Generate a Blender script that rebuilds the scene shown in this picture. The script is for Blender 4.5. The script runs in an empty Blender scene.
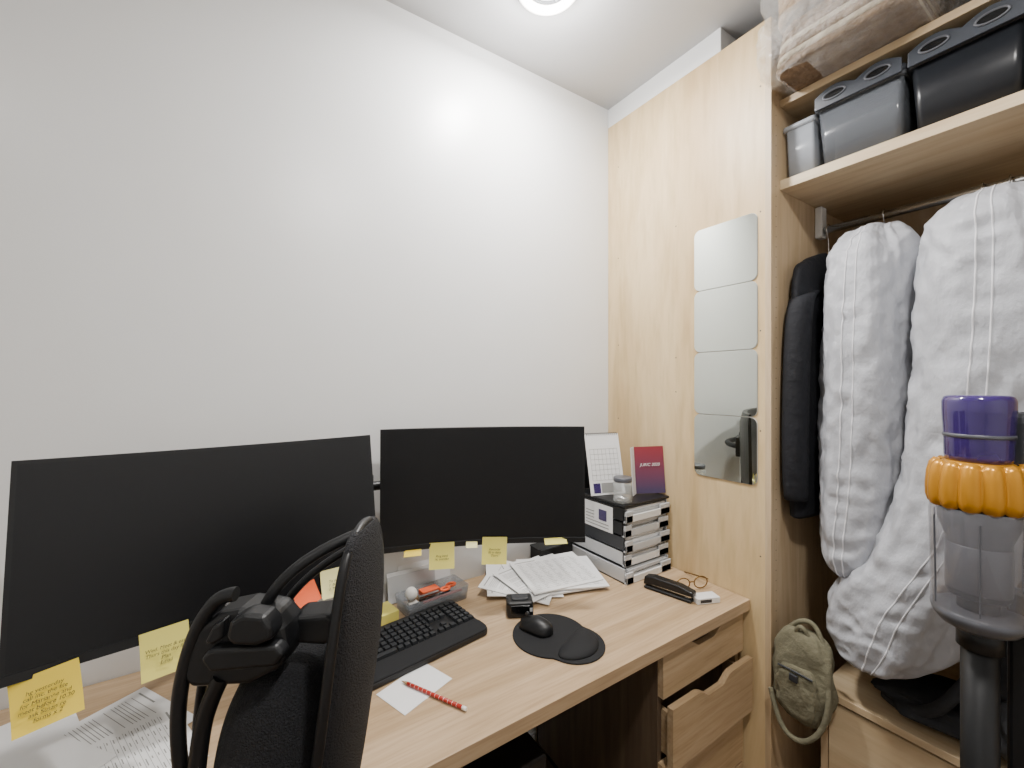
import bpy, bmesh, math, random
from mathutils import Vector, Matrix, noise
random.seed(7)
S=bpy.context.scene
COL=S.collection
def lin(h):
    if isinstance(h,str):
        c=[int(h[i:i+2],16)/255 for i in (0,2,4)]
        return tuple(((x/12.92) if x<=.04045 else ((x+.055)/1.055)**2.4) for x in c)+(1,)
    return tuple(h)+(1,)
def newmat(name):
    m=bpy.data.materials.new(name); m.use_nodes=True
    nt=m.node_tree; return m,nt,nt.nodes['Principled BSDF']
def mat(name,col,rough=.5,metal=0,trans=0,bump=0,bscale=50,var=.06,vscale=6,alpha=1,emis=0,ior=1.45,stretch=(1,1,1),coat=0,bdist=.01):
    m,nt,b=newmat(name)
    c=lin(col)
    tc=nt.nodes.new('ShaderNodeTexCoord'); mp=nt.nodes.new('ShaderNodeMapping'); mp.inputs['Scale'].default_value=stretch
    nt.links.new(tc.outputs['Object'],mp.inputs[0])
    n=nt.nodes.new('ShaderNodeTexNoise'); n.inputs['Scale'].default_value=vscale; n.inputs['Detail'].default_value=4
    nt.links.new(mp.outputs[0],n.inputs['Vector'])
    r=nt.nodes.new('ShaderNodeValToRGB')
    r.color_ramp.elements[0].position=.3; r.color_ramp.elements[1].position=.7
    r.color_ramp.elements[0].color=tuple(x*(1-var) for x in c[:3])+(1,)
    r.color_ramp.elements[1].color=tuple(min(1,x*(1+var)) for x in c[:3])+(1,)
    nt.links.new(n.outputs[0],r.inputs[0]); nt.links.new(r.outputs[0],b.inputs['Base Color'])
    b.inputs['Roughness'].default_value=rough; b.inputs['Metallic'].default_value=metal
    b.inputs['Transmission Weight'].default_value=trans; b.inputs['IOR'].default_value=ior
    b.inputs['Alpha'].default_value=alpha; b.inputs['Coat Weight'].default_value=coat
    if emis:
        b.inputs['Emission Color'].default_value=c; b.inputs['Emission Strength'].default_value=emis
    if bump:
        n2=nt.nodes.new('ShaderNodeTexNoise'); n2.inputs['Scale'].default_value=bscale; n2.inputs['Detail'].default_value=5
        nt.links.new(mp.outputs[0],n2.inputs['Vector'])
        bp=nt.nodes.new('ShaderNodeBump'); bp.inputs['Strength'].default_value=bump; bp.inputs['Distance'].default_value=bdist
        nt.links.new(n2.outputs[0],bp.inputs['Height']); nt.links.new(bp.outputs[0],b.inputs['Normal'])
    return m
def wood(name,c1,c2,c3,scale,rough=.45,fine=.6):
    m,nt,b=newmat(name)
    tc=nt.nodes.new('ShaderNodeTexCoord'); mp=nt.nodes.new('ShaderNodeMapping'); mp.inputs['Scale'].default_value=scale
    nt.links.new(tc.outputs['Object'],mp.inputs[0])
    n=nt.nodes.new('ShaderNodeTexNoise'); n.inputs['Scale'].default_value=1.0; n.inputs['Detail'].default_value=7; n.inputs['Distortion'].default_value=.8; n.inputs['Roughness'].default_value=.62
    nt.links.new(mp.outputs[0],n.inputs['Vector'])
    r=nt.nodes.new('ShaderNodeValToRGB'); e=r.color_ramp.elements
    e[0].position=.33; e[0].color=lin(c1); e[1].position=.66; e[1].color=lin(c3)
    x=e.new(.5); x.color=lin(c2)
    nt.links.new(n.outputs[0],r.inputs[0])
    mp2=nt.nodes.new('ShaderNodeMapping'); mp2.inputs['Scale'].default_value=tuple(s*5 for s in scale)
    nt.links.new(tc.outputs['Object'],mp2.inputs[0])
    n2=nt.nodes.new('ShaderNodeTexNoise'); n2.inputs['Scale'].default_value=1.2; n2.inputs['Detail'].default_value=3
    nt.links.new(mp2.outputs[0],n2.inputs['Vector'])
    r2=nt.nodes.new('ShaderNodeValToRGB'); r2.color_ramp.elements[0].position=.3; r2.color_ramp.elements[0].color=(.78,.74,.69,1); r2.color_ramp.elements[1].position=.55; r2.color_ramp.elements[1].color=(1,1,1,1)
    nt.links.new(n2.outputs[0],r2.inputs[0])
    mx=nt.nodes.new('ShaderNodeMix'); mx.data_type='RGBA'; mx.blend_type='MULTIPLY'; mx.inputs[0].default_value=fine
    nt.links.new(r.outputs[0],mx.inputs[6]); nt.links.new(r2.outputs[0],mx.inputs[7])
    nt.links.new(mx.outputs[2],b.inputs['Base Color']); b.inputs['Roughness'].default_value=rough
    return m
M={}
M['wall']=mat('wall_paint','E2E3E3',.34,bump=.02,bscale=180,var=.01)
M['ceil']=mat('ceiling_paint','BDBEC0',.8,var=.01)
M['floor']=wood('floor_laminate','6E5A45','7D6750','8B755C',(2,18,2))
M['woodv']=wood('birch_vertical','C3A67A','CFB589','DAC298',(6,6,.9))
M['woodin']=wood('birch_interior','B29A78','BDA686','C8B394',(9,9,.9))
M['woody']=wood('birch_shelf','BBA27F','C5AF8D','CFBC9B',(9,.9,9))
M['desk']=wood('oak_desktop','A48A69','B29878','BEA586',(1.3,22,22),.4,.75)
M['drawer']=wood('oak_drawer','A88F6C','B49A78','BEA686',(1.5,20,20),.45,.75)
M['sideshade']=wood('pedestal_side_shade','544536','5F4F3F','6A5A47',(20,20,1.5))  # wood tone darkened to carry the shade under the desk
M['black']=mat('black_plastic','121315',.42,var=.1)
M['blackg']=mat('black_gloss','0C0D0F',.18)
M['screen']=mat('screen_glass','05060A',.38,var=.02)
M['bezel']=mat('bezel','101113',.35)
M['rubber']=mat('rubber','111215',.8,bump=.1,bscale=400)
M['key']=mat('keycap','222427',.5)
M['mesh']=mat('chair_mesh','14151A',.75,bump=.9,bscale=420,var=.75,vscale=420)
M['paper']=mat('paper','DFDFDF',.7,var=.01)
M['note']=mat('sticky_yellow','DCD370',.7,var=.03)
M['note2']=mat('sticky_golden','E6CB48',.7,var=.03)
M['note3']=mat('sticky_pale','E2DC9E',.7,var=.03)
M['noteo']=mat('sticky_orange','F0683A',.7,var=.03)
M['ink']=mat('ink','4B4634',.8)
M['inkg']=mat('ink_grey','8A8A88',.8)
M['mirror']=mat('mirror_glass','DDE2DA',.02,metal=1,var=0)
M['chrome']=mat('chrome','C8C8C8',.25,metal=1)
M['white']=mat('white_plastic','DCDCDA',.45,var=.02)
M['silver']=mat('silver_plastic','BCBEC0',.4,var=.02)
M['orange']=mat('cyclone_gold','BE8424',.28,metal=.35,var=.06)
M['purple']=mat('purple_plastic','3A2A66',.12,var=.25,coat=.8,alpha=.88)
M['dgrey']=mat('dark_grey','2E3034',.45)
M['mgrey']=mat('mid_grey','5C5E64',.35,metal=.3)
M['clear']=mat('clear_plastic','8E8E95',.05,alpha=.42,var=.04,coat=.8)
M['traycl']=mat('smoke_plastic','8F949A',.10,alpha=.45,var=.04)
M['greybin']=mat('grey_translucent','666A70',.16,alpha=.66,var=.08)
M['whitebin']=mat('white_translucent','B9BFC8',.22,alpha=.5,var=.03)
M['blackbin']=mat('black_bin','1D1F23',.3,var=.1)
M['lid']=mat('bin_lid','383C43',.3)
M['garment']=mat('garment_bag','ABADB3',.5,bump=.8,bscale=24,var=.05,stretch=(1,1,.6),bdist=.012)
M['seam']=mat('seam_white','D8D8DC',.6)
M['navy']=mat('navy_cloth','0F1118',.8,bump=.6,bscale=30,var=.2)
M['khaki']=mat('khaki_cloth','6C6854',.9,bump=.5,bscale=60,var=.12)
M['darkbag']=mat('dark_bag','26272A',.8,bump=.5,bscale=40,var=.2)
M['wicker']=mat('wicker','9C8160',.8,bump=.8,bscale=120,var=.3,vscale=60)
M['blanket']=mat('blanket_brown','75604B',.9,bump=.8,bscale=90,var=.3,vscale=40)
M['blanketw']=mat('blanket_cream','ABA08C',.9,bump=.8,bscale=70,var=.15,vscale=30)
M['film']=mat('plastic_film','E2E0DC',.03,alpha=.24,bump=1,bscale=13,bdist=.06,coat=1)
M['red']=mat('red_plastic','A8281C',.35)
M['brass']=mat('brass_wire','7D6136',.3,metal=.8)
M['glass']=mat('glass','EAF0F0',.03,alpha=.22,var=0)
M['ball']=mat('ball_white','EDEBE6',.4)
M['lamp']=mat('lamp_emitter','FFFAF4',.5,emis=5,var=0)
M['silvertrim']=mat('lamp_trim','86898C',.45,metal=.2)
def gradient_brochure():
    m,nt,b=newmat('brochure_cover')
    tc=nt.nodes.new('ShaderNodeTexCoord'); sp=nt.nodes.new('ShaderNodeSeparateXYZ'); nt.links.new(tc.outputs['Object'],sp.inputs[0])
    r=nt.nodes.new('ShaderNodeValToRGB'); r.color_ramp.elements[0].color=lin('463A5A'); r.color_ramp.elements[1].color=lin('8A2E3A')
    mr=nt.nodes.new('ShaderNodeMapRange'); mr.inputs[1].default_value=-.08; mr.inputs[2].default_value=.08
    nt.links.new(sp.outputs['Z'],mr.inputs[0]); nt.links.new(mr.outputs[0],r.inputs[0]); nt.links.new(r.outputs[0],b.inputs['Base Color'])
    return m
M['broch']=gradient_brochure()

def mk(name,verts,faces,m,smooth=False,bevel=0):
    me=bpy.data.meshes.new(name); me.from_pydata([tuple(v) for v in verts],[],faces); me.update()
    bm=bmesh.new(); bm.from_mesh(me); bmesh.ops.recalc_face_normals(bm,faces=bm.faces); bm.to_mesh(me); bm.free()
    o=bpy.data.objects.new(name,me); COL.objects.link(o)
    if m: me.materials.append(M[m] if isinstance(m,str) else m)
    if smooth:
        for p in me.polygons: p.use_smooth=True
    if bevel:
        b=o.modifiers.new('bv','BEVEL'); b.width=bevel; b.segments=3; b.limit_method='ANGLE'
    return o
def box(name,x0,x1,y0,y1,z0,z1,m,bevel=0):
    v=[(x,y,z) for x in (x0,x1) for y in (y0,y1) for z in (z0,z1)]
    f=[(0,1,3,2),(4,6,7,5),(0,4,5,1),(2,3,7,6),(0,2,6,4),(1,5,7,3)]
    return mk(name,v,f,m,bevel=bevel)
def loft(name,rings,m,cap=True,smooth=True,closed=True):
    n=len(rings[0]); v=[p for r in rings for p in r]; f=[]
    for i in range(len(rings)-1):
        for j in range(n if closed else n-1):
            k=(j+1)%n; f.append((i*n+j,i*n+k,(i+1)*n+k,(i+1)*n+j))
    if cap: f.append(tuple(range(n-1,-1,-1))); f.append(tuple(range((len(rings)-1)*n,len(rings)*n)))
    return mk(name,v,f,m,smooth)
def lathe(name,prof,c,m,n=40,cap=True):
    return loft(name,[[(c[0]+r*math.cos(2*math.pi*j/n),c[1]+r*math.sin(2*math.pi*j/n),c[2]+z) for j in range(n)] for r,z in prof],m,cap)
def cyl(name,p0,p1,r,m,r2=None,n=24,smooth=True):
    p0=Vector(p0);p1=Vector(p1);d=(p1-p0).normalized()
    a=d.orthogonal().normalized();b=d.cross(a); r2=r if r2 is None else r2
    o=loft(name,[[p+rr*(math.cos(2*math.pi*j/n)*a+math.sin(2*math.pi*j/n)*b) for j in range(n)] for p,rr in((p0,r),(p1,r2))],m,True,False)
    for p in o.data.polygons:
        if len(p.vertices)==4: p.use_smooth=True
    return o
def tube(name,pts,r,m,cyc=False,flat=None):
    cu=bpy.data.curves.new(name,'CURVE'); cu.dimensions='3D'; cu.bevel_depth=r; cu.bevel_resolution=4; cu.use_fill_caps=True
    sp=cu.splines.new('NURBS' ); sp.points.add(len(pts)-1)
    for q,p in zip(sp.points,pts): q.co=(*p,1)
    sp.use_endpoint_u=not cyc; sp.use_cyclic_u=cyc; sp.order_u=3; sp.resolution_u=8
    o=bpy.data.objects.new(name,cu); COL.objects.link(o); cu.materials.append(M[m]); return o
def prism(name,poly,axis,a0,a1,m,bevel=0,smooth=False):
    def P(u,v,a):
        return {'x':(a,u,v),'y':(u,a,v),'z':(u,v,a)}[axis]
    n=len(poly); v=[P(u,w,a0) for u,w in poly]+[P(u,w,a1) for u,w in poly]
    f=[tuple(range(n)),tuple(range(2*n-1,n-1,-1))]+[(i,(i+1)%n,n+(i+1)%n,n+i) for i in range(n)]
    return mk(name,v,f,m,bevel=bevel,smooth=smooth)
def rr(cx,cy,w,d,r,n=6):
    pts=[]
    for sx,sy,a0 in((1,1,0),(-1,1,90),(-1,-1,180),(1,-1,270)):
        for i in range(n+1):
            a=math.radians(a0+90*i/n); pts.append((cx+sx*(w/2-r)+r*math.cos(a),cy+sy*(d/2-r)+r*math.sin(a)))
    return pts
def text(name,s,size,m):
    cu=bpy.data.curves.new(name,'FONT'); cu.body=s; cu.size=size; cu.extrude=.0002; cu.align_x='CENTER'; cu.align_y='CENTER'; cu.shear=.25
    o=bpy.data.objects.new(name,cu); COL.objects.link(o); cu.materials.append(M[m]); return o
def group(name,parts,loc=(0,0,0),rot=(0,0,0)):
    e=bpy.data.objects.new(name,None); COL.objects.link(e); e.empty_display_size=.05
    for p in parts: p.parent=e
    e.location=loc; e.rotation_euler=rot
    return e
R=math.radians
# ---------------- room
H=2.684; WY=1.362; X0=-1.7; X1=2.04; YF=-1.35
box('floor',X0-.1,X1+.1,YF-.1,WY+.1,-.05,0,'floor')
box('ceiling',X0-.1,X1+.1,YF-.1,WY+.1,H,H+.05,'ceil')
box('wall_back',X0-.1,X1+.1,WY,WY+.1,0,H,'wall')
box('wall_left',X0-.1,X0,YF-.1,WY+.1,0,H,'wall')
box('wall_right',X1,X1+.1,YF-.1,WY+.1,0,H,'wall')
box('wall_front',X0-.1,X1+.1,YF-.1,YF,0,H,'wall')
box('wall_bulkhead',1.402,X1,.834,WY,2.602,H,'wall')
box('baseboard_back',X0,1.39,WY-.012,WY,0,.07,'white')
# ---------------- wardrobe
PY=.686
parts=[box('panel_facing_desk',1.4,1.418,PY,WY-.001,0,2.60,'woodv'),
 box('side_panel',1.4,2.02,PY-.018,PY,0,2.60,'woodin'),
 box('far_side_panel',1.4,2.02,-.95,-.932,0,2.60,'woodin'),
 box('back_panel',2.02,2.035,-.95,WY-.002,0,2.60,'woodin'),
 box('shelf_lower',1.456,2.02,-.932,.668,2.07,2.10,'woody',.001),
 box('shelf_upper',1.456,2.02,-.932,.668,2.335,2.357,'woody',.001),
 box('plinth_top',1.46,2.02,-.932,.562,.525,.545,'woody',.001),
 box('unit_side',1.475,2.0,.544,.562,0,.525,'woodin'),
 box('unit_drawer_1',1.468,1.486,-.3,.540,.30,.515,'woody',.002),
 box('unit_drawer_2',1.468,1.486,-.3,.540,.06,.292,'woody',.002),
 box('unit_drawer_3',1.468,1.486,-.93,-.306,.30,.515,'woody',.002),
 box('unit_drawer_4',1.468,1.486,-.93,-.306,.06,.292,'woody',.002)]
v=[];f=[]
def hole(y,z,x=1.3995,r=.0025):
    b=len(v); 
    for j in range(8): v.append((x,y+r*math.cos(j*math.pi/4),z+r*math.sin(j*math.pi/4)))
    f.append(tuple(range(b,b+8)))
for z in (.9,1.3,1.62,2.0,2.4): hole(1.30,z); hole(.70,z)
for z in (1.42,1.55,2.05): hole(1.01,z)
parts.append(mk('screw_holes',v,f,'dgrey'))
v=[];f=[]
for i in range(60):
    z=.7+i*.032
    for x in (1.43,):
        b=len(v)
        for j in range(8): v.append((x+.002*math.cos(j*math.pi/4),.6675,z+.002*math.sin(j*math.pi/4)))
        f.append(tuple(range(b,b+8)))
parts.append(mk('shelf_pin_holes',v,f,'dgrey'))
group('built_in_wardrobe',parts)
RX=1.72; RZ=1.985
group('clothes_rail',[cyl('rail',(RX,-.93,RZ),(RX,.666,RZ),.0125,'chrome'),
  box('end_bracket',RX-.02,RX+.02,.645,.667,RZ-.025,RZ+.083,'white',.004),
  box('hook_bracket',RX-.012,RX+.012,.16,.18,RZ+.005,2.069,'chrome',.002)])
for i in range(4):
    zc=2.004-.11-i*.2205
    pl=rr(.8195,zc,.221,.2175,.022)
    p=[prism('mirror_glass',pl,'x',1.3955,1.398,'mirror')]
    p.append(prism('mirror_backing',rr(.8195,zc,.223,.2195,.023),'x',1.3979,1.3995,'silver'))
    group('mirror_tile',p)
# ---------------- desk
DZ=.75
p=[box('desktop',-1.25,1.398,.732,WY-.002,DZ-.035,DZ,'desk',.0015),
   box('left_leg_panel',-1.24,-1.22,.76,WY-.02,0,DZ-.035,'sideshade'),
   box('modesty_panel',-.6,.965,1.20,1.218,.3,DZ-.035,'sideshade')]
group('desk',p)
def front(name,x0,x1,z0,z1,y):
    n=20; w=.09; dp=.024; xc=(x0+x1)/2
    poly=[(x0,z0),(x1,z0),(x1,z1)]
    for i in range(n+1):
        u=1-2*i/n; s=.5*(1+math.cos(math.pi*u)) if abs(u)<1 else 0
        s=min(1,s*1.6); poly.append((xc+u*w,z1-dp*s))
    poly.append((x0,z1))
    return prism(name,poly,'y',y,y+.018,'drawer')
X_0,X_1=.978,1.385
p=[box('carcass_left',X_0,X_0+.016,.765,1.33,0,.713,'sideshade'),box('carcass_right',X_1-.016,X_1,.765,1.33,0,.713,'drawer'),  # left side takes the darkened tone, shade painted into its colour
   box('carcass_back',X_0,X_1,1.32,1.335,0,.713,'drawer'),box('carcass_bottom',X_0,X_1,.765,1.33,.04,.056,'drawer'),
   box('inner_shadow_board',X_0+.016,X_1-.016,.80,.81,.056,.70,'sideshade'),
   front('drawer_front_1',X_0+.002,X_1-.002,.583,.703,.747),
   front('drawer_front_2',X_0+.002,X_1-.002,.405,.574,.716),
   box('drawer_2_side_l',X_0+.02,X_0+.032,.732,1.2,.42,.54,'drawer'),box('drawer_2_side_r',X_1-.032,X_1-.02,.732,1.2,.42,.54,'drawer'),
   front('drawer_front_3',X_0+.002,X_1-.002,.225,.398,.747),
   front('drawer_front_4',X_0+.002,X_1-.002,.05,.218,.747)]
group('drawer_pedestal',p)
# ---------------- monitors
def monitor(loc,rot,notes):
    W=.615;Hh=.358;sag=.03;n=24
    def arc(x): return sag*(1-(x/(W/2))**2)
    rings=[]
    for i in range(n+1):
        x=-W/2+W*i/n; y=arc(x); th=.012+.022*max(0,1-(x/(W/2))**4)
        rings.append([(x,y,-Hh/2),(x,y+th*.6,-Hh/2),(x,y+th,-Hh/2+.05),(x,y+th,Hh/2-.05),(x,y+th*.6,Hh/2),(x,y,Hh/2)])
    body=loft('housing',rings,'bezel',smooth=False)
    m=.007; rg=[]
    for i in range(n+1):
        x=-W/2+m+(W-2*m)*i/n; y=arc(x)-.0008
        rg.append([(x,y,-Hh/2+.018),(x,y,Hh/2-m)])
    scr=loft('screen',rg,'screen',cap=False,closed=False)
    ch=loft('lower_bezel',[[(x,arc(x)-.003,-Hh/2),(x,arc(x)-.003,-Hh/2+.015),(x,arc(x),-Hh/2+.016),(x,arc(x),-Hh/2)] for x in [-W/2+W*i/n for i in range(n+1)]],'black',smooth=False)
    vesa=box('vesa_mount',-.05,.05,.05,.085,-.05,.05,'black',.005)
    ps=[body,scr,ch,vesa]
    e=group('curved_monitor',ps,loc,rot)
    for (x,zoff,w,h,r,mm,txt,ts) in notes:
        y=arc(x)-.006; N=8
        vs=[];fs=[]
        for i in range(N+1):
            z=h/2-h*i/N; yy=-.014*(i/N)**2
            vs+= [(-w/2,yy,z),(w/2,yy,z)]
        for i in range(N): fs.append((2*i,2*i+1,2*i+3,2*i+2))
        q=mk('paper_square',vs,fs,mm,True)
        pp=[q]
        if txt:
            t=text('handwriting',txt,ts,'ink'); t.location=(0,-.012,-h*.05); t.rotation_euler=(R(90-6),0,0); pp.append(t)
        g=group('sticky_note',pp)
        mw=Matrix.Translation(loc)@Matrix.Rotation(rot[2],4,'Z')@Matrix.Rotation(rot[0],4,'X')@Matrix.Translation((x,y,-Hh/2+zoff))@Matrix.Rotation(r,4,'Y')
        g.matrix_world=mw
    return e
monitor((-.015,1.063,1.1425),(R(-11),0,R(4.4)),[
 (-.252,-.033,.082,.082,R(-8),'note2','hg yesterday\ncall inc. the file\nfor Marianne and\nmeet before 10.30\nask Susan re\nforms x 2',.0085),
 (-.101,-.020,.074,.082,R(-4),'note','Wed. Meet & eat\nThurs this day fix\nPlan\nEmail',.0085),
 (.145,.010,.05,.045,R(-16),'noteo','',.01),
 (.200,.022,.05,.06,R(0),'note3','To do\n1. Bills\n2. Mail',.008)])
monitor((.626,1.107,1.1385),(R(-1),0,R(-24.5)),[
 (-.131,-.020,.074,.074,R(0),'note','Ring bank\nre. transfer',.009),
 (-.215,-.004,.05,.014,R(-3),'note2','',.01),
 (-.042,.006,.034,.014,R(2),'note3','',.01),
 (.027,-.016,.076,.078,R(3),'note','Reminder\nfill in dates\nThurs.',.009),
 (.215,.008,.07,.015,R(0),'note','',.01)])
group('monitor_arm',[cyl('pole',(.325,1.325,DZ),(.325,1.325,1.26),.016,'black'),
  box('clamp_base',.27,.38,1.27,1.36,DZ,DZ+.02,'black',.004),
  cyl('collar_1',(.325,1.325,1.12),(.325,1.325,1.17),.026,'black'),
  tube('arm_left',[(.325,1.325,1.145),(.16,1.30,1.145),(-.01,1.20,1.145),(-.02,1.15,1.145)],.014,'black'),
  tube('arm_right',[(.325,1.325,1.135),(.48,1.335,1.135),(.64,1.24,1.135),(.66,1.18,1.135)],.014,'black')])
# ---------------- keyboard
p=[]
kw,kd=.43,.205
p.append(prism('base',rr(0,0,kw,kd,.02),'z',0,.014,'black',.003))
p.append(prism('palm_rest',rr(0,-.07,kw-.004,.062,.02),'z',.012,.019,'rubber',.003))
v=[];f=[]
def kbox(x0,x1,y0,y1):
    z0,z1=.012,.022; s=.0018; b=len(v)
    v.extend([(x0,y0,z0),(x1,y0,z0),(x1,y1,z0),(x0,y1,z0),(x0+s,y0+s,z1),(x1-s,y0+s,z1),(x1-s,y1-s,z1),(x0+s,y1-s,z1)])
    f.extend([(b+4,b+5,b+6,b+7)]+[(b+i,b+(i+1)%4,b+4+(i+1)%4,b+4+i) for i in range(4)])
pit=.0187
for row in range(6):
    y0=-.034+row*pit*1.05
    x=-.205
    while x<.08:
        w=pit
        if row==0 and -.14<x<-.05: w=pit*5.5
        kbox(x+.001,min(x+w,.088)-.0015,y0,y0+.0165); x+=w
    for cx in range(3): 
        if row in (0,3,4,5) or (row==1 and cx==1): kbox(.094+cx*pit,.094+cx*pit+.0165,y0,y0+.0165)
    for cx in range(3): kbox(.155+cx*pit,.155+cx*pit+.0165,y0,y0+.0165)
p.append(mk('keys',v,f,'key'))
group('keyboard',p,(.367,1.098,DZ+.004),(R(1.5),0,R(8)))
# ---------------- mouse pad
pts=[]
for i in range(64):
    a=2*math.pi*i/64
    d=Vector((math.cos(a),math.sin(a)))
    def hit(c,r):
        b=d.dot(c); q=b*b-(c.length_squared-r*r)
        return b+math.sqrt(q) if q>0 else 0
    r=max(hit(Vector((0,.012)),.104),hit(Vector((0,-.060)),.085),hit(Vector((0,-.03)),.088))
    pts.append((d.x*r,d.y*r))
p=[prism('pad',pts,'z',0,.004,'rubber',.001)]
rings=[]
for k in range(12):
    t=k/11; s=math.cos(t*math.pi/2)**.8; zz=.004+.017*math.sin(t*math.pi/2)
    s=max(s,.02)
    rings.append([(.077*s*math.cos(2*math.pi*j/40),-.085+.042*s*math.sin(2*math.pi*j/40)+.018*(s*math.cos(2*math.pi*j/40))**2,zz) for j in range(40)])
p.append(loft('gel_wrist_rest',rings,'rubber'))
group('mouse_pad',p,(.735,.920,DZ+.0005),(0,0,R(22)))
rings=[]
for k in range(12):
    t=k/11; y=-.052+.104*t; w=.031*math.sqrt(max(.03,1-(2*t-1)**4)); h=.036*math.sqrt(max(.02,math.sin(math.pi*(.12+.8*t))))*(1 if t<.5 else 1-.25*(t-.5)*2)
    rings.append([(w*math.cos(math.pi*j/14),y,h*math.sin(math.pi*j/14)) for j in range(15)])
group('computer_mouse',[loft('shell',rings,'black'),cyl('scroll_wheel',(-.003,.03,.0335),(.003,.03,.0335),.006,'dgrey')],(.71,.968,DZ+.006),(0,0,R(20)))
group('label_printer',[box('body',-.04,.04,-.03,.03,0,.048,'black',.008),box('screen_face',-.028,.028,-.031,-.029,.014,.038,'blackg',.002),
   prism('top_panel',rr(0,0,.05,.035,.008),'z',.048,.051,'dgrey',.001),box('button',.028,.036,-.0315,-.028,.02,.03,'silver')],(.722,1.070,DZ+.001),(0,0,R(-28)))
# ---------------- papers (each with printed rows modelled as thin ink strips)
def pad(cx,cy,w,h,r,z,t,style='table',seed=0):
    rnd=random.Random(seed)
    o=prism('sheaf',[(-w/2,-h/2),(w/2,-h/2),(w/2,h/2),(-w/2,h/2)],'z',0,t,'paper')
    vs=[];fs=[]
    def strip(x0,x1,y0,y1):
        b=len(vs); vs.extend([(x0,y0,t+.0003),(x1,y0,t+.0003),(x1,y1,t+.0003),(x0,y1,t+.0003)]); fs.append((b,b+1,b+2,b+3))
    out=[o]
    if style:
        y=h/2-.018
        strip(-w/2+.015,-w/2+.015+w*.3,y,y+.0035); y-=.014
        while y>-h/2+.015:
            if style=='table':
                strip(-w/2+.015,w/2-.015,y,y+.0006)
                x=-w/2+.02
                while x<w/2-.03:
                    strip(x,x+rnd.uniform(.008,.022),y+.003,y+.0045); x+=.035
                y-=.009
            else:
                if rnd.random()<.8: strip(-w/2+.018,-w/2+.018+(w-.036)*rnd.uniform(.5,1),y,y+.0013)
                y-=.006
        out.append(mk('printed_lines',vs,fs,'inkg'))
    for q in out: q.location=(cx,cy,z); q.rotation_euler=(0,0,R(r))
    return out
ps=[];zc=.001
for i,(cx,cy,w,h,r,t,s) in enumerate([(.835,1.220,.20,.25,62,.002,'table'),(.825,1.215,.20,.24,40,.002,'text'),(.93,1.185,.297,.21,-14,.005,None),(.90,1.20,.28,.20,8,.002,'text'),(.965,1.172,.28,.20,-20,.005,'table'),(.948,1.182,.27,.20,-8,.004,'table')]):
    ps+=pad(cx-.9,cy-1.18,w,h,r,zc,t,s,i); zc+=t+.0006
group('paper_pile',ps,(.895,1.172,DZ+.016),(R(7),0,0))
ps=[];zc=.001
for i,(cx,cy,w,h,r,s) in enumerate([(-.36,1.15,.21,.297,20,None),(-.25,1.11,.21,.297,-58,'text'),(-.22,1.02,.21,.297,-70,'table'),(-.37,1.05,.21,.297,-50,None)]):
    ps+=pad(cx,cy,w,h,r,zc,.0008,s,i+10); zc+=.0016
group('loose_papers',ps,(0,0,DZ))
group('note_paper',pad(0,0,.14,.10,20,0,.0006,None),(.345,.942,DZ+.0006))
group('black_folder',[prism('cover_lower',rr(1.045,1.32,.17,.07,.008),'z',DZ+.001,DZ+.006,'black'),prism('cover_upper',rr(1.045,1.32,.17,.07,.008),'z',DZ+.066,DZ+.070,'blackg'),box('pages',.965,1.125,1.288,1.352,DZ+.006,DZ+.066,'black')])
p0=Vector((.322,.970,DZ+.006));p1=Vector((.410,.810,DZ+.006));d=(p1-p0)
ps=[cyl('barrel',p0+d*.1,p0+d*.94,.0042,'red',n=6),cyl('sharpened_tip',p0+d*.1,p0,.004,'wicker',.0006,n=12),cyl('eraser',p0+d*.94,p1,.004,'ball')]
for k in range(12): ps.append(cyl('band_%d'%k,p0+d*(.16+k*.064),p0+d*(.164+k*.064),.0044,'ball',n=6))
group('red_pencil',ps)
def openbox(name,cx,cy,z0,w,d,h,r,m,th=.003,taper=1.06):
    rings=[]
    for (s,z,e) in ((1/taper,z0,0),(1,z0+h,0),(1,z0+h,-th),(1/taper,z0+th,-th)):
        rings.append([(x,y,z) for x,y in rr(cx,cy,w*s+2*e,d*s+2*e,max(.002,r+e))])
    return loft(name,rings,m)
tray=[openbox('tray',0,0,0,.22,.10,.042,.012,'traycl'),
  tube('scissor_loop_1',[(.045+.016*math.cos(a),.0+.010*math.sin(a),.030) for a in [i*math.pi/5 for i in range(10)]],.004,'noteo',True),
  tube('scissor_loop_2',[(.072+.016*math.cos(a),.010+.010*math.sin(a),.032) for a in [i*math.pi/5 for i in range(10)]],.004,'noteo',True),
  box('scissor_blade',-.05,.02,-.006,.006,.030,.033,'chrome'),
  box('orange_notes',-.03,.03,.008,.040,.020,.036,'noteo',.001),
  box('red_pen',-.05,.09,-.034,-.026,.022,.030,'red',.003),
  box('black_clip',.02,.06,-.024,-.004,.008,.024,'black',.003),box('tape_roll',-.07,-.04,.014,.036,.004,.03,'wicker',.006),
  box('grey_marker',-.09,.04,-.018,-.008,.012,.022,'dgrey',.003),box('eraser',-.08,-.05,.0,.02,.004,.02,'ball',.003)]
group('desk_organiser_tray',tray,(.525,1.274,DZ+.001),(0,0,R(6)))
group('table_tennis_ball',[lathe('ball',[(max(.0005,.019*math.sin(math.pi*k/14)),.02-.02*math.cos(math.pi*k/14)) for k in range(15)],(0,0,0),'ball')],(.455,1.278,DZ+.026))
group('sticky_note_pad',[box('pad_block',-.036,.036,-.036,.036,0,.03,'note',.001)],(.36,1.262,DZ+.001),(0,0,R(10)))
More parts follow.
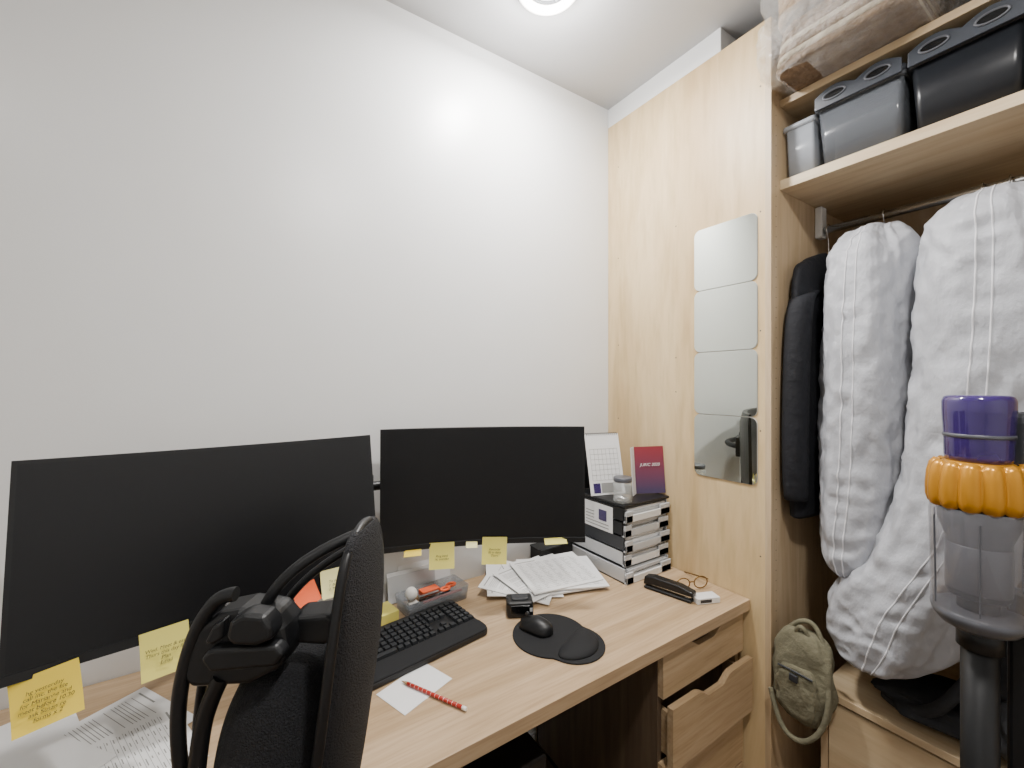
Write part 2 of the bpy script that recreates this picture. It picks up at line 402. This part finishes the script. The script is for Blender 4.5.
e1=prism('envelope_1',rr(0,.045,.20,.09,.002),'z',0,.003,'paper'); e2=prism('envelope_2',rr(.03,.055,.18,.10,.002),'z',-.006,-.003,'paper'); e3=prism('folded_letter',rr(-.02,.04,.16,.08,.002),'z',.006,.008,'silver')
group('envelope_stack',[e1,e2,e3],(.50,1.337,DZ+.002),(R(78),0,0))
group('stapler',[box('base',-.018,.018,-.08,.08,0,.010,'black',.004),box('anvil',-.008,.008,-.075,-.055,.010,.013,'chrome'),
  prism('top_arm',[(-.085,.020),(-.085,.034),(-.04,.044),(.05,.046),(.078,.040),(.082,.012),(.05,.018)],'x',-.016,.016,'black',.004),
  box('magazine',-.010,.010,-.078,.07,.016,.024,'chrome')],(1.205,.898,DZ+.001),(0,0,R(14)))
group('staple_box',[box('carton',-.04,.04,-.02,.02,0,.018,'white',.001),box('label',-.03,.01,-.0205,-.0195,.004,.014,'dgrey')],(1.265,.805,DZ+.001),(0,0,R(-22)))
gl=[]
for s in(-1,1):
    gl.append(tube('lens_rim_%d'%(s+2),[(s*.034+.026*math.cos(a),0,.022+.020*math.sin(a)) for a in [i*math.pi/6 for i in range(12)]],.0020,'brass',True))
    gl.append(tube('temple_%d'%(s+2),[(s*.062,0,.03),(s*.063,.05,.018),(s*.061,.10,.006),(s*.060,.125,.0)],.0020,'brass'))
gl.append(tube('bridge',[(-.01,0,.025),(0,-.002,.029),(.01,0,.025)],.0020,'brass'))
group('eyeglasses',gl,(1.295,.872,DZ+.002),(0,0,R(-20)))
# ---------------- letter tray stack
p=[];tx0,tx1,ty0,ty1=1.145,1.385,1.035,1.352
for i in range(5):
    z=DZ+.001+i*.052; yo=-.02 if i==0 else (0 if i%2 else -.006); xo=-.012 if i==0 else 0
    a0=tx0+xo;a1=tx1+xo
    p+= [box('tray_base_%d'%i,a0,a1,ty0+yo,ty1,z,z+.004,'silver'),
         box('tray_side_l_%d'%i,a0,a0+.004,ty0+yo+.01,ty1,z,z+.050,'black' if i>2 else ('dgrey' if i==2 else 'silver')),
         box('tray_side_r_%d'%i,a1-.004,a1,ty0+yo+.01,ty1,z,z+.050,'silver'),
         box('tray_lip_l_%d'%i,a0,a0+.035,ty0+yo-.003,ty0+yo+.004,z,z+.040,'silver',.002),
         box('tray_lip_r_%d'%i,a1-.055,a1,ty0+yo-.003,ty0+yo+.004,z,z+.040,'silver',.002),
         box('tray_front_%d'%i,a0,a1,ty0+yo-.003,ty0+yo+.004,z,z+.025,'silver' if i in(2,3) else 'white',.002)]
    for k in range(4):
        p.append(box('papers_%d_%d'%(i,k),a0+.008+.004*k,a1-.010-.006*((k*i)%3),ty0+yo+.007+.006*((k+i)%3),ty1-.02,z+.0045+.010*k,z+.0140+.010*k,'paper' if (k+i)%3 else 'silver'))
p.append(box('top_cover',tx0-.004,tx1+.004,ty0-.004,ty1,DZ+.262,DZ+.272,'black',.003))
p.append(box('side_label',tx0-.0012,tx0-.0002,1.09,1.24,DZ+.155,DZ+.250,'paper'))
p.append(box('side_label_logo',tx0-.0018,tx0-.0010,1.12,1.16,DZ+.19,DZ+.23,'purple'))
for k in range(5): p.append(box('side_label_line_%d'%k,tx0-.0018,tx0-.0010,1.185 if k>1 else 1.11,1.23,DZ+.165+k*.012,DZ+.168+k*.012,'inkg'))
group('letter_tray_stack',p)
TZ=DZ+.2725
c=[]
HC=.235
c.append(box('page',-.074,.074,-.001,.001,0,HC,'paper'))
for k in range(7): c.append(box('grid_h_%d'%k,-.060,.060,-.0018,-.0012,.055+k*.02,.0558+k*.02,'inkg'))
for k in range(8): c.append(box('grid_v_%d'%k,-.060+k*.0171,-.0592+k*.0171,-.0018,-.0012,.055,.175,'inkg'))
c.append(box('photo_strip_1',-.060,-.03,-.0018,-.0012,.008,.045,'purple')); c.append(box('photo_strip_2',-.026,.06,-.0018,-.0012,.008,.045,'inkg'))
t=text('month',"JUNE",.018,'ink'); t.location=(0,.047,.190); t.rotation_euler=(R(90),0,0); c.append(t)
for o in c: o.rotation_euler.x+=R(-14)
b=box('back_leg',-.074,.074,-.001,.001,0,HC+.002,'dgrey'); b.location=(0,.118,0); b.rotation_euler=(R(15),0,0); c.append(b)
for k in range(16):
    x=-.066+k*.0088
    c.append(tube('ring_%d'%k,[(x,.058+.006*math.cos(a),.227+.006*math.sin(a)) for a in [i*math.pi/3 for i in range(6)]],.001,'dgrey',True))
group('desk_calendar',c,(1.200,1.165,TZ+.001),(0,0,R(-16)))
b1=box('cover_right',0,.115,-.001,.001,-.09,.09,'broch'); b1.rotation_euler=(0,0,R(-22))
b2=box('cover_left',-.05,0,-.001,.001,-.09,.09,'paper'); b2.rotation_euler=(0,0,R(38))
t=text('title',"JURIC 2020",.016,'paper'); t.location=(.052,-.026,.02); t.rotation_euler=(R(90),0,R(-22))
group('brochure',[b1,b2,t],(1.297,1.12,TZ+.092),(R(-5),0,R(-10)))
group('glass_jar',[lathe('jar',[(.030,0),(.034,.004),(.034,.068),(.031,.074),(.029,.074),(.031,.066),(.031,.006),(.002,.005)],(0,0,0),'glass'),
  lathe('lid',[(.032,.074),(.033,.076),(.033,.088),(.031,.09),(.001,.09)],(0,0,0),'mgrey'),lathe('pins',[(.028,.006),(.028,.022),(.001,.026)],(0,0,0),'chrome')],(1.172,1.068,TZ+.001))
group('computer_tower',[box('case',.42,.62,.80,1.18,.0,.57,'black',.008),box('front_grille',.44,.60,.794,.80,.05,.5,'dgrey',.003)])
# ---------------- office chair (local: +x is the direction the chair faces)
def L(px,py,D): return ((px-512)/423*D,D,1.45-(py-384)/423*D)
ch=[]
def catm(pts,n):
    out=[];P=[Vector(p) for p in pts];P=[2*P[0]-P[1]]+P+[2*P[-1]-P[-2]]
    for i in range(1,len(P)-2):
        for k in range(n):
            t=k/n;a,b,c,d=P[i-1],P[i],P[i+1],P[i+2]
            out.append(.5*((2*b)+(c-a)*t+(2*a-5*b+4*c-d)*t*t+(3*b-a-3*c+d)*t**3))
    out.append(P[-2]); return out
def shell(name,secs,m,n=28,k=6):
    cs=catm([(s[0],s[1],s[2]) for s in secs],k); rs=catm([(s[3],s[4],0) for s in secs],k)
    return loft(name,[[(c.x+max(.001,r.x)*math.cos(2*math.pi*j/n),c.y+max(.001,r.y)*math.sin(2*math.pi*j/n),c.z) for j in range(n)] for c,r in zip(cs,rs)],m)
ch.append(shell('backrest_mesh',[(-.2130,.61,1.250,.003,.02),(-.2135,.61,1.245,.010,.045),(-.2145,.61,1.225,.015,.065),(-.2175,.61,1.163,.0205,.085),(-.2250,.61,1.075,.0235,.095),(-.2365,.61,.987,.024,.095),(-.251,.61,.887,.024,.095),(-.265,.60,.78,.022,.085),(-.272,.60,.70,.015,.07)],'mesh'))
ch.append(tube('backrest_rim',[(-.268,.515,.76),(-.251,.512,.887),(-.2365,.512,.987),(-.225,.512,1.075),(-.2175,.522,1.163),(-.2145,.545,1.228),(-.213,.61,1.256),(-.2145,.675,1.228),(-.2175,.70,1.163),(-.225,.71,1.075),(-.2365,.71,.987),(-.251,.71,.887)],.0065,'black'))
ch.append(shell('lumbar_mesh',[(-.300,.58,1.085,.01,.03),(-.302,.58,1.078,.04,.05),(-.305,.58,1.05,.060,.07),(-.31,.58,.99,.076,.08),(-.318,.58,.90,.080,.085),(-.325,.58,.80,.07,.08),(-.33,.58,.72,.04,.06)],'mesh'))
def ptube(name,pp,r,m='black'):
    return tube(name,[L(*q) for q in pp],r,m)
ch.append(ptube('upper_strut_front',[(258,622,.54),(268,598,.54),(290,572,.55),(322,550,.57),(352,536,.59),(366,530,.60)],.0075))
ch.append(ptube('upper_strut_rear',[(272,628,.58),(284,604,.58),(304,580,.59),(330,560,.60),(352,547,.61),(366,540,.62)],.0055))
ch.append(ptube('side_frame_outer',[(236,594,.52),(222,594,.52),(203,616,.52),(188,652,.52),(178,700,.52),(178,750,.52),(186,800,.53),(215,860,.55)],.0085))
ch.append(ptube('side_frame_inner',[(230,606,.56),(214,626,.56),(206,660,.56),(200,700,.56),(196,740,.56),(204,800,.56),(225,860,.57)],.006))
ch.append(ptube('side_frame_lower',[(222,676,.52),(210,700,.52),(200,735,.52),(196,780,.52)],.010))
def pbox(name,D,dep,m,bv,poly):
    s=D/423
    return prism(name,[((a-512)*s,1.45-(b-384)*s) for a,b in poly],'y',D-dep/2,D+dep/2,m,bv)
ch.append(pbox('bracket_plate',.54,.05,'black',.008,[(198,646),(210,618),(230,604),(250,600),(282,604),(294,618),(298,638),(290,658),(262,672),(205,676),(196,666)]))
ch.append(pbox('bracket_step',.51,.02,'black',.005,[(205,655),(214,645),(280,641),(288,650),(280,662),(214,668)]))
ch.append(pbox('bracket_ridge',.512,.016,'black',.004,[(208,640),(216,624),(228,616),(226,636),(216,642)]))
ch.append(pbox('bracket_knob',.51,.03,'black',.009,[(233,632),(236,616),(250,608),(270,610),(278,622),(278,634),(262,640),(240,639)]))
ch.append(pbox('clamp',.57,.045,'black',.008,[(294,616),(300,609),(334,606),(344,612),(344,630),(330,636),(300,634)]))
bx,by=-.02,.48
ch.append(loft('seat_cushion',[[(x,y,z) for x,y in rr(bx+.02,by,w,d,.09)] for w,d,z in ((.40,.40,.43),(.44,.44,.45),(.45,.45,.48),(.42,.42,.505),(.32,.32,.512))],'mesh'))
ch.append(tube('back_support_bar',[(-.02,.48,.42),(-.22,.52,.42),(-.31,.58,.48),(-.33,.58,.65),(-.33,.58,.85),(-.325,.56,1.08)],.022,'black'))
ch.append(cyl('gas_column',(bx,by,.10),(bx,by,.43),.028,'black'))
for k in range(5):
    a=2*math.pi*k/5+.3; ex,ey=bx+.27*math.cos(a),by+.27*math.sin(a)
    ch.append(cyl('base_leg_%d'%k,(bx,by,.12),(ex,ey,.075),.025,'black',.015))
    ch.append(cyl('caster_%d'%k,(ex-.02*math.sin(a),ey+.02*math.cos(a),.03),(ex+.02*math.sin(a),ey-.02*math.cos(a),.03),.03,'black'))
group('office_chair',ch,(0,0,0),(0,0,R(-33)))
# ---------------- garments
def garment(name,secs,m,amp=.012,seed=0,cols=180,k=14,seam=None,foldf=9,crk=.0):
    cs=catm([(s[1],s[2],s[0]) for s in secs],k); rs=catm([(s[3],s[4],0) for s in secs],k)
    rings=[]
    for c,r in zip(cs,rs):
        ring=[]
        rx=max(.004,r.x);ry=max(.004,r.y)
        fade=min(1,ry/.06)
        for j in range(cols):
            a=2*math.pi*j/cols
            ca,sa=math.cos(a),math.sin(a)
            ux=math.copysign(abs(ca)**.72,ca);uy=math.copysign(abs(sa)**.72,sa)
            X,Y,Zc=ux*rx,uy*ry,c.z
            nz=noise.noise(Vector((ca*2.0+seed,sa*2.0,Zc*2.4)))
            fold=noise.noise(Vector((ca*foldf*.35+seed,sa*foldf*.35,Zc*2.0+nz*1.5)))
            w=noise.noise(Vector((X*7+seed,Y*7,Zc*5)))*.12
            r1=1-abs(noise.noise(Vector((X*13+w*9,Y*13+Zc*6,Zc*13+seed))))*2.2
            r2=1-abs(noise.noise(Vector((X*28+w*14,Y*28-Zc*11,Zc*24+seed*3))))*2.2
            dd=fade*(amp*(1.0*nz+.6*fold)+crk*(.9*r1+.45*r2))
            if seam:
                for sj in seam:
                    dj=abs(j/cols-sj-.012)*cols
                    if dj<9: dd+=fade*.006*math.cos(dj/9*math.pi/2)*(.5+.5*math.sin(Zc*95+noise.noise(Vector((Zc*8,0,seed)))*6))-fade*.004*math.exp(-dj*dj/6)
            ring.append((c.x+ux*(rx+dd),c.y+uy*(ry+dd),c.z+.3*dd))
        rings.append(ring)
    o=loft('cover',rings,m)
    ps=[o]
    if seam:
        for sj in seam:
            for w in (0,1):
                j=int(sj*cols)+w*3
                line=[Vector(r[j%cols])+Vector((math.cos(2*math.pi*j/cols),math.sin(2*math.pi*j/cols),0))*.001 for r in rings[8:-6]]
                ps.append(tube('seam_%d_%d'%(int(sj*100),w),line,.0017,'seam'))
    return ps
def hook(y,x=RX):
    pts=[(x,y,RZ-.085),(x,y,RZ-.04),(x-.012,y,RZ-.018),(x-.02,y,RZ),(x-.012,y,RZ+.016),(x,y,RZ+.018),(x+.012,y,RZ+.016),(x+.018,y,RZ+.004)]
    return [tube('hanger_hook',pts,.002,'chrome'),tube('hanger_arms',[(x-.2,y,RZ-.16),(x-.1,y,RZ-.11),(x,y,RZ-.08),(x+.1,y,RZ-.11),(x+.2,y,RZ-.16)],.005,'chrome')]
Z=1.45
jk=garment('j',[(Z+.44,1.70,.632,.05,.016),(Z+.40,1.70,.632,.16,.024),(Z+.34,1.70,.632,.225,.028),(Z+.1,1.71,.632,.245,.030),(Z-.15,1.71,.632,.250,.031),(Z-.38,1.71,.632,.25,.031),(Z-.42,1.71,.632,.24,.028),(Z-.425,1.71,.632,.2,.016)],'navy',.004,3,crk=.002)
jk.append(shell('sleeve',[(1.56,.625,Z+.30,.03,.028),(1.49,.625,Z+.24,.045,.034),(1.465,.626,Z+.0,.045,.034),(1.46,.626,Z-.25,.042,.034),(1.465,.626,Z-.36,.04,.030)],'navy'))
group('navy_jacket',jk+hook(.632))
b1=garment('b',[(Z+.505,1.72,.48,.012,.012),(Z+.49,1.71,.48,.07,.035),(Z+.46,1.70,.48,.15,.06),(Z+.41,1.70,.478,.215,.088),(Z+.33,1.70,.478,.245,.105),(Z+.1,1.70,.482,.252,.110),(Z-.1,1.70,.486,.25,.110),(Z-.3,1.70,.493,.245,.100),(Z-.46,1.69,.505,.235,.082),(Z-.54,1.68,.508,.215,.062),(Z-.58,1.68,.508,.17,.03)],'garment',.014,11,seam=(.49,),crk=.0065)
group('garment_bag',b1+hook(.48))
b2=garment('c',[(Z+.505,1.72,.24,.012,.012),(Z+.495,1.71,.24,.08,.05),(Z+.47,1.70,.24,.17,.085),(Z+.42,1.69,.24,.225,.112),(Z+.32,1.68,.235,.25,.130),(Z+.1,1.68,.24,.255,.135),(Z-.15,1.68,.255,.255,.135),(Z-.35,1.68,.285,.26,.132),(Z-.50,1.66,.345,.26,.135),(Z-.61,1.65,.395,.25,.155),(Z-.70,1.65,.42,.245,.145),(Z-.77,1.65,.44,.23,.09),(Z-.80,1.66,.45,.18,.03)],'garment',.016,25,seam=(.50,),crk=.008)
group('garment_bag',b2+hook(.22)+hook(.27))
def blob(name,c,r,m,seed,amp=.02,p=.6):
    n=48;rings=[]
    for i in range(1,30):
        ph=math.pi*i/30; sz=-math.cos(ph); s=math.sin(ph)**p
        ring=[]
        for j in range(n):
            a=2*math.pi*j/n; ca,sa=math.cos(a),math.sin(a)
            ux=math.copysign(abs(ca)**.7,ca);uy=math.copysign(abs(sa)**.7,sa)
            dd=1+amp/r[0]*noise.noise(Vector((ca*2+seed,sa*2,sz*2)))*1.5
            ring.append((c[0]+r[0]*ux*s*dd,c[1]+r[1]*uy*s*dd,c[2]+r[2]*sz))
        rings.append(ring)
    return loft(name,rings,m)
group('dark_backpack',[blob('body',(1.72,.13,.69),(.21,.14,.14),'darkbag',4),blob('pocket',(1.54,.12,.64),(.07,.12,.08),'darkbag',8),
   tube('strap',[(1.54,.24,.76),(1.49,.28,.68),(1.49,.32,.61),(1.50,.38,.575),(1.55,.43,.565)],.014,'darkbag'),
   blob('base_flap',(1.60,.32,.588),(.11,.13,.040),'darkbag',9)])
group('dark_duffel_bag',[blob('body',(1.74,-.19,.665),(.22,.15,.12),'navy',14),tube('handle',[(1.6,-.26,.72),(1.55,-.22,.80),(1.55,-.16,.80),(1.6,-.10,.72)],.010,'navy')])
group('khaki_shoulder_bag',[blob('body',(1.412,.583,.585),(.042,.075,.135),'khaki',2,.008,.45),blob('pocket',(1.378,.583,.55),(.02,.055,.075),'khaki',5,.004,.4),
  tube('strap',[(1.42,.64,.68),(1.41,.60,.745),(1.42,.55,.75),(1.40,.52,.66),(1.38,.505,.56),(1.37,.52,.47),(1.36,.57,.41),(1.36,.63,.43),(1.37,.655,.52)],.007,'khaki'),
  tube('grab_loop',[(1.40,.60,.70),(1.39,.59,.735),(1.39,.57,.735),(1.40,.56,.70)],.006,'khaki'),
  tube('pocket_zip',[(1.362,.54,.61),(1.358,.585,.615),(1.362,.63,.61)],.003,'dgrey'),
  box('buckle',1.352,1.36,.575,.597,.585,.605,'dgrey',.002)])
# ---------------- storage bins
def bin_(name,cx,cy,w,d,h,m,lid=0,z=2.101,tp=1.10,rad=.016):
    ps=[openbox('tub',cx,cy,z,w,d,h,rad,m,.004,tp)]
    ps.append(loft('rim',[[(x,y,zz) for x,y in rr(cx,cy,w+e,d+e,rad+.002)] for e,zz in ((.0,z+h-.014),(.014,z+h-.012),(.014,z+h),(0,z+h+.001))],m))
    ps.append(box('contents',cx-w*.40,cx+w*.40,cy-d*.36,cy+d*.36,z+.006,z+h*.7,'inkg' if m!='blackbin' else 'black',.01))
    if lid:
        ps.append(loft('lid_plate',[[(x,y,zz) for x,y in rr(cx,cy,w+e,d+e,rad+.004)] for e,zz in ((.016,z+h-.006),(.02,z+h+.002),(.01,z+h+.014),(-.03,z+h+.018),(-.04,z+h+.012))],'lid'))
        n=36; top=[];bot=[]
        for i in range(n+1):
            y=cy-d/2+d*i/n; s=abs(math.sin(math.pi*2*(i/n)))
            top.append((y,z+h+.022+.018*s)); bot.append((y,z+h-.014))
        poly=top+bot[::-1]
        fl=prism('handle_flange',poly,'x',cx-w/2-.016,cx-w/2-.010,'lid',.001); ps.append(fl)
        for q in(-1,1):
            ov=[(cy+q*d*.25+.028*math.cos(a),z+h+.013+.012*math.sin(a)) for a in [i*math.pi/10 for i in range(20)]]
            ps.append(prism('finger_hole_%d'%(q+2),ov,'x',cx-w/2-.0175,cx-w/2-.0155,'blackg'))
            ps.append(tube('hole_rim_%d'%(q+2),[(cx-w/2-.017,a_,b_) for a_,b_ in ov[::2]],.0026,'mgrey',True))
    return group(name,ps)
bin_('storage_bin',1.69,.619,.44,.078,.165,'whitebin',0,tp=1.06,rad=.008)
bin_('storage_bin',1.68,.470,.43,.198,.178,'greybin',1)
bin_('storage_bin',1.68,.262,.43,.194,.178,'blackbin',1)
bin_('storage_bin',1.68,.05,.43,.20,.20,'blackbin',0)
def film(cx,cy,w,d,z0,h,seed):
    rings=[]
    for i in range(26):
        t=i/25; s=1.0+.09*math.sin(math.pi*t); 
        if t<.06 or t>.94: s*=.95
        ring=[]
        for x,y in rr(cx,cy,w*s,d*s,.07,16):
            nn=noise.noise(Vector((x*11+seed,y*11,t*3)))*.018+abs(noise.noise(Vector((x*30+seed,y*30,t*8))))*.012
            ring.append((x+nn*(1 if x>cx else -1),y+nn*.6*(1 if y>cy else -.5),z0+h*t+nn*.4*t))
        rings.append(ring)
    return loft('plastic_wrap',rings,'film')
def slab(name,cx,cy,w,d,z0,h,m,seed=0):
    rings=[]
    for i in range(9):
        a=-math.pi/2+math.pi*i/8; e=-(1-math.cos(a))*h*.45
        rings.append([(x+.006*noise.noise(Vector((x*9,y*9,seed))),y,z0+h/2+h/2*math.sin(a)+.006*noise.noise(Vector((x*7+seed,y*7,3)))) for x,y in rr(cx,cy,w+2*e,d+2*e,.05,8)])
    return loft(name,rings,m)
bk=[]
hs=(.022,.018,.026,.016,.024,.020)
BX=1.535
for k,mm in enumerate(('blanket','blanketw','blanket','blanketw','blanket','blanket')):
    z0=2.360+sum(hs[:k])
    bk.append(slab('folded_layer_%d'%k,BX,.477,.44-.006*k,.31-.004*k,z0,hs[k]+.003,mm,k))
bk.append(film(BX,.477,.495,.36,2.359,.140,3))
group('wrapped_folded_blanket',bk)
wk=[]
for k in range(5):
    wk.append(tube('coil_%d'%k,[(x+random.uniform(-.002,.002),y,2.528+k*.023) for x,y in rr(BX,.477,.42,.30,.08,5)],.0135,'wicker',True))
    if k in (0,4):
        for q in range(3):
            e=.06*(q+1); wk.append(tube('coil_%d_%d'%(k,q),[(x,y,2.528+k*.023) for x,y in rr(BX,.477,.42-e,.30-e,.06,5)],.0135,'wicker',True))
wk.append(film(BX,.477,.465,.345,2.512,.135,8))
group('wrapped_wicker_basket',wk)
group('storage_bag',[blob('body',(1.72,.06,2.475),(.22,.16,.115),'darkbag',44)])
# ---------------- stick vacuum
T=.79
vx,vy=T*1.4687,T*.2387
K=T/.62
def zz(z): return 1.45+(z-1.45)*K
def V(prof,m,name,n=48,cap=True): return lathe(name,[(r,zz(z)) for r,z in prof],(vx,vy,0),m,n,cap)
p=[V([(.043,1.336),(.0455,1.345),(.046,1.370),(.0485,1.410),(.0485,1.425),(.046,1.431),(.040,1.4335),(.001,1.434)],'purple','filter_housing'),
   V([(.035,1.346),(.036,1.348),(.037,1.405),(.030,1.410),(.001,1.411)],'blackg','filter_core'),
   V([(.046,1.372),(.0475,1.373),(.0475,1.377),(.046,1.378)],'mgrey','collar'),
   V([(.044,1.270),(.056,1.276),(.057,1.320),(.050,1.334),(.042,1.338)],'orange','cyclone_body'),
   V([(.060,1.112),(.064,1.118),(.0665,1.262),(.065,1.270)],'clear','dust_bin',cap=False),
   V([(.040,1.14),(.043,1.145),(.043,1.222),(.054,1.247),(.056,1.272),(.001,1.273)],'dgrey','shroud'),
   V([(.0435,1.150),(.0440,1.151),(.0440,1.215),(.0435,1.216)],'mgrey','mesh_filter'),
   V([(.028,1.116),(.028,1.14),(.001,1.141)],'dgrey','shroud_base'),
   V([(.001,1.088),(.036,1.091),(.052,1.098),(.062,1.108),(.0645,1.118),(.060,1.121),(.001,1.1215)],'mgrey','bin_base')]
# one continuous scalloped cyclone skirt
n=180; rings=[]
for t,(rad,z,am) in enumerate([(.050,1.334,.000),(.057,1.336,.002),(.0625,1.329,.0035),(.0655,1.315,.0045),(.0675,1.298,.0045),(.0675,1.284,.004),(.0655,1.274,.003),(.060,1.270,.001)]):
    ring=[]
    for j in range(n):
        a=2*math.pi*j/n; s=abs(math.sin(a*13/2))**.7
        rad2=rad+am*(s*2-1)
        zo=(.0045*(s-.5) if t<4 else -.006*(s-.5))
        ring.append((vx+rad2*math.cos(a),vy+rad2*math.sin(a),zz(z+zo)))
    rings.append(ring)
p.append(loft('cyclone_skirt',rings,'orange',cap=False))
for k in range(6):
    a=2*math.pi*k/6+.2; c,s=math.cos(a),math.sin(a)
    p.append(tube('bin_rib_%d'%k,[(vx+.0645*c,vy+.0645*s,zz(1.125)),(vx+.0672*c,vy+.0672*s,zz(1.255))],.0012,'mgrey'))
p+= [cyl('wand',(vx+.015,vy+.0,.10),(vx+.015,vy+.0,zz(1.10)),.026,'black'),
     cyl('wand_collar',(vx+.015,vy,zz(1.06)),(vx+.015,vy,zz(1.092)),.032,'black'),
     box('motor_body',vx+.02,vx+.12,vy-.13,vy-.03,zz(1.30),zz(1.41),'dgrey',.02),
     tube('pistol_grip',[(vx+.06,vy-.12,zz(1.40)),(vx+.08,vy-.19,zz(1.37)),(vx+.08,vy-.19,zz(1.27)),(vx+.06,vy-.16,zz(1.20))],.018,'dgrey'),
     box('battery',vx+.02,vx+.10,vy-.20,vy-.12,zz(1.13),zz(1.20),'dgrey',.012),
     box('dock_spine',vx+.035,vx+.075,vy-.07,vy-.03,.02,zz(1.15),'black',.008),
     cyl('roller_head',(vx-.11,vy+.02,.04),(vx+.13,vy+.02,.04),.036,'purple'),
     box('head_cover',vx-.115,vx+.135,vy-.03,vy+.07,.02,.085,'dgrey',.015)]
group('cordless_stick_vacuum',p)
# ---------------- lights
def downlight(x,y,e,r=.10,color=(1,.975,.95),size=.16,pe=0):
    ps=[lathe('ceiling_rose',[(.045,0),(.045,-.018),(.040,-.022),(.001,-.022)],(0,0,0),'silvertrim',cap=False),
        lathe('led_ring',[(r-.016+.015*math.cos(a),-.022+.012*math.sin(a)) for a in [i*math.pi/8 for i in range(17)]],(.0,0,0),'lamp',cap=False),
        lathe('ring_back',[(r-.032,-.012),(r-.030,-.006),(r-.002,-.006),(r,-.012)],(.0,0,0),'silvertrim',cap=False)]
    for k in range(3):
        a=k*2*math.pi/3+.5; ps.append(cyl('spoke_%d'%k,(.04*math.cos(a),.04*math.sin(a),-.010),((r-.03)*math.cos(a),(r-.03)*math.sin(a),-.010),.005,'silvertrim'))
    ld=bpy.data.lights.new('lamp','AREA'); ld.shape='DISK'; ld.size=size; ld.energy=e; ld.color=color
    lo=bpy.data.objects.new('lamp_light',ld); COL.objects.link(lo); lo.location=(0,0,-.045); ps.append(lo)
    if pe:
        pl=bpy.data.lights.new('glow','POINT'); pl.energy=pe; pl.shadow_soft_size=.05; pl.color=color
        po=bpy.data.objects.new('lamp_glow',pl); COL.objects.link(po); po.location=(0,0,-.11); ps.append(po)
    group('ceiling_ring_light',ps,(x,y,H))
downlight(.795,1.02,26,pe=14)
downlight(.45,-.10,27,color=(1,.965,.92),pe=5)  # unseen fill lamp, added for soft light from the room
downlight(-.9,.1,5,color=(1,.965,.92))  # another unseen fill lamp, weaker
w=bpy.data.worlds.new('world'); S.world=w; w.use_nodes=True
w.node_tree.nodes['Background'].inputs[0].default_value=(.8,.85,.9,1); w.node_tree.nodes['Background'].inputs[1].default_value=.3
cam=bpy.data.cameras.new('camera'); co=bpy.data.objects.new('camera',cam); COL.objects.link(co)
cam.sensor_width=36; cam.lens=36*423/1024; cam.clip_start=.02
co.location=(0,0,1.45); co.rotation_euler=(R(90),0,R(-33)); S.camera=co
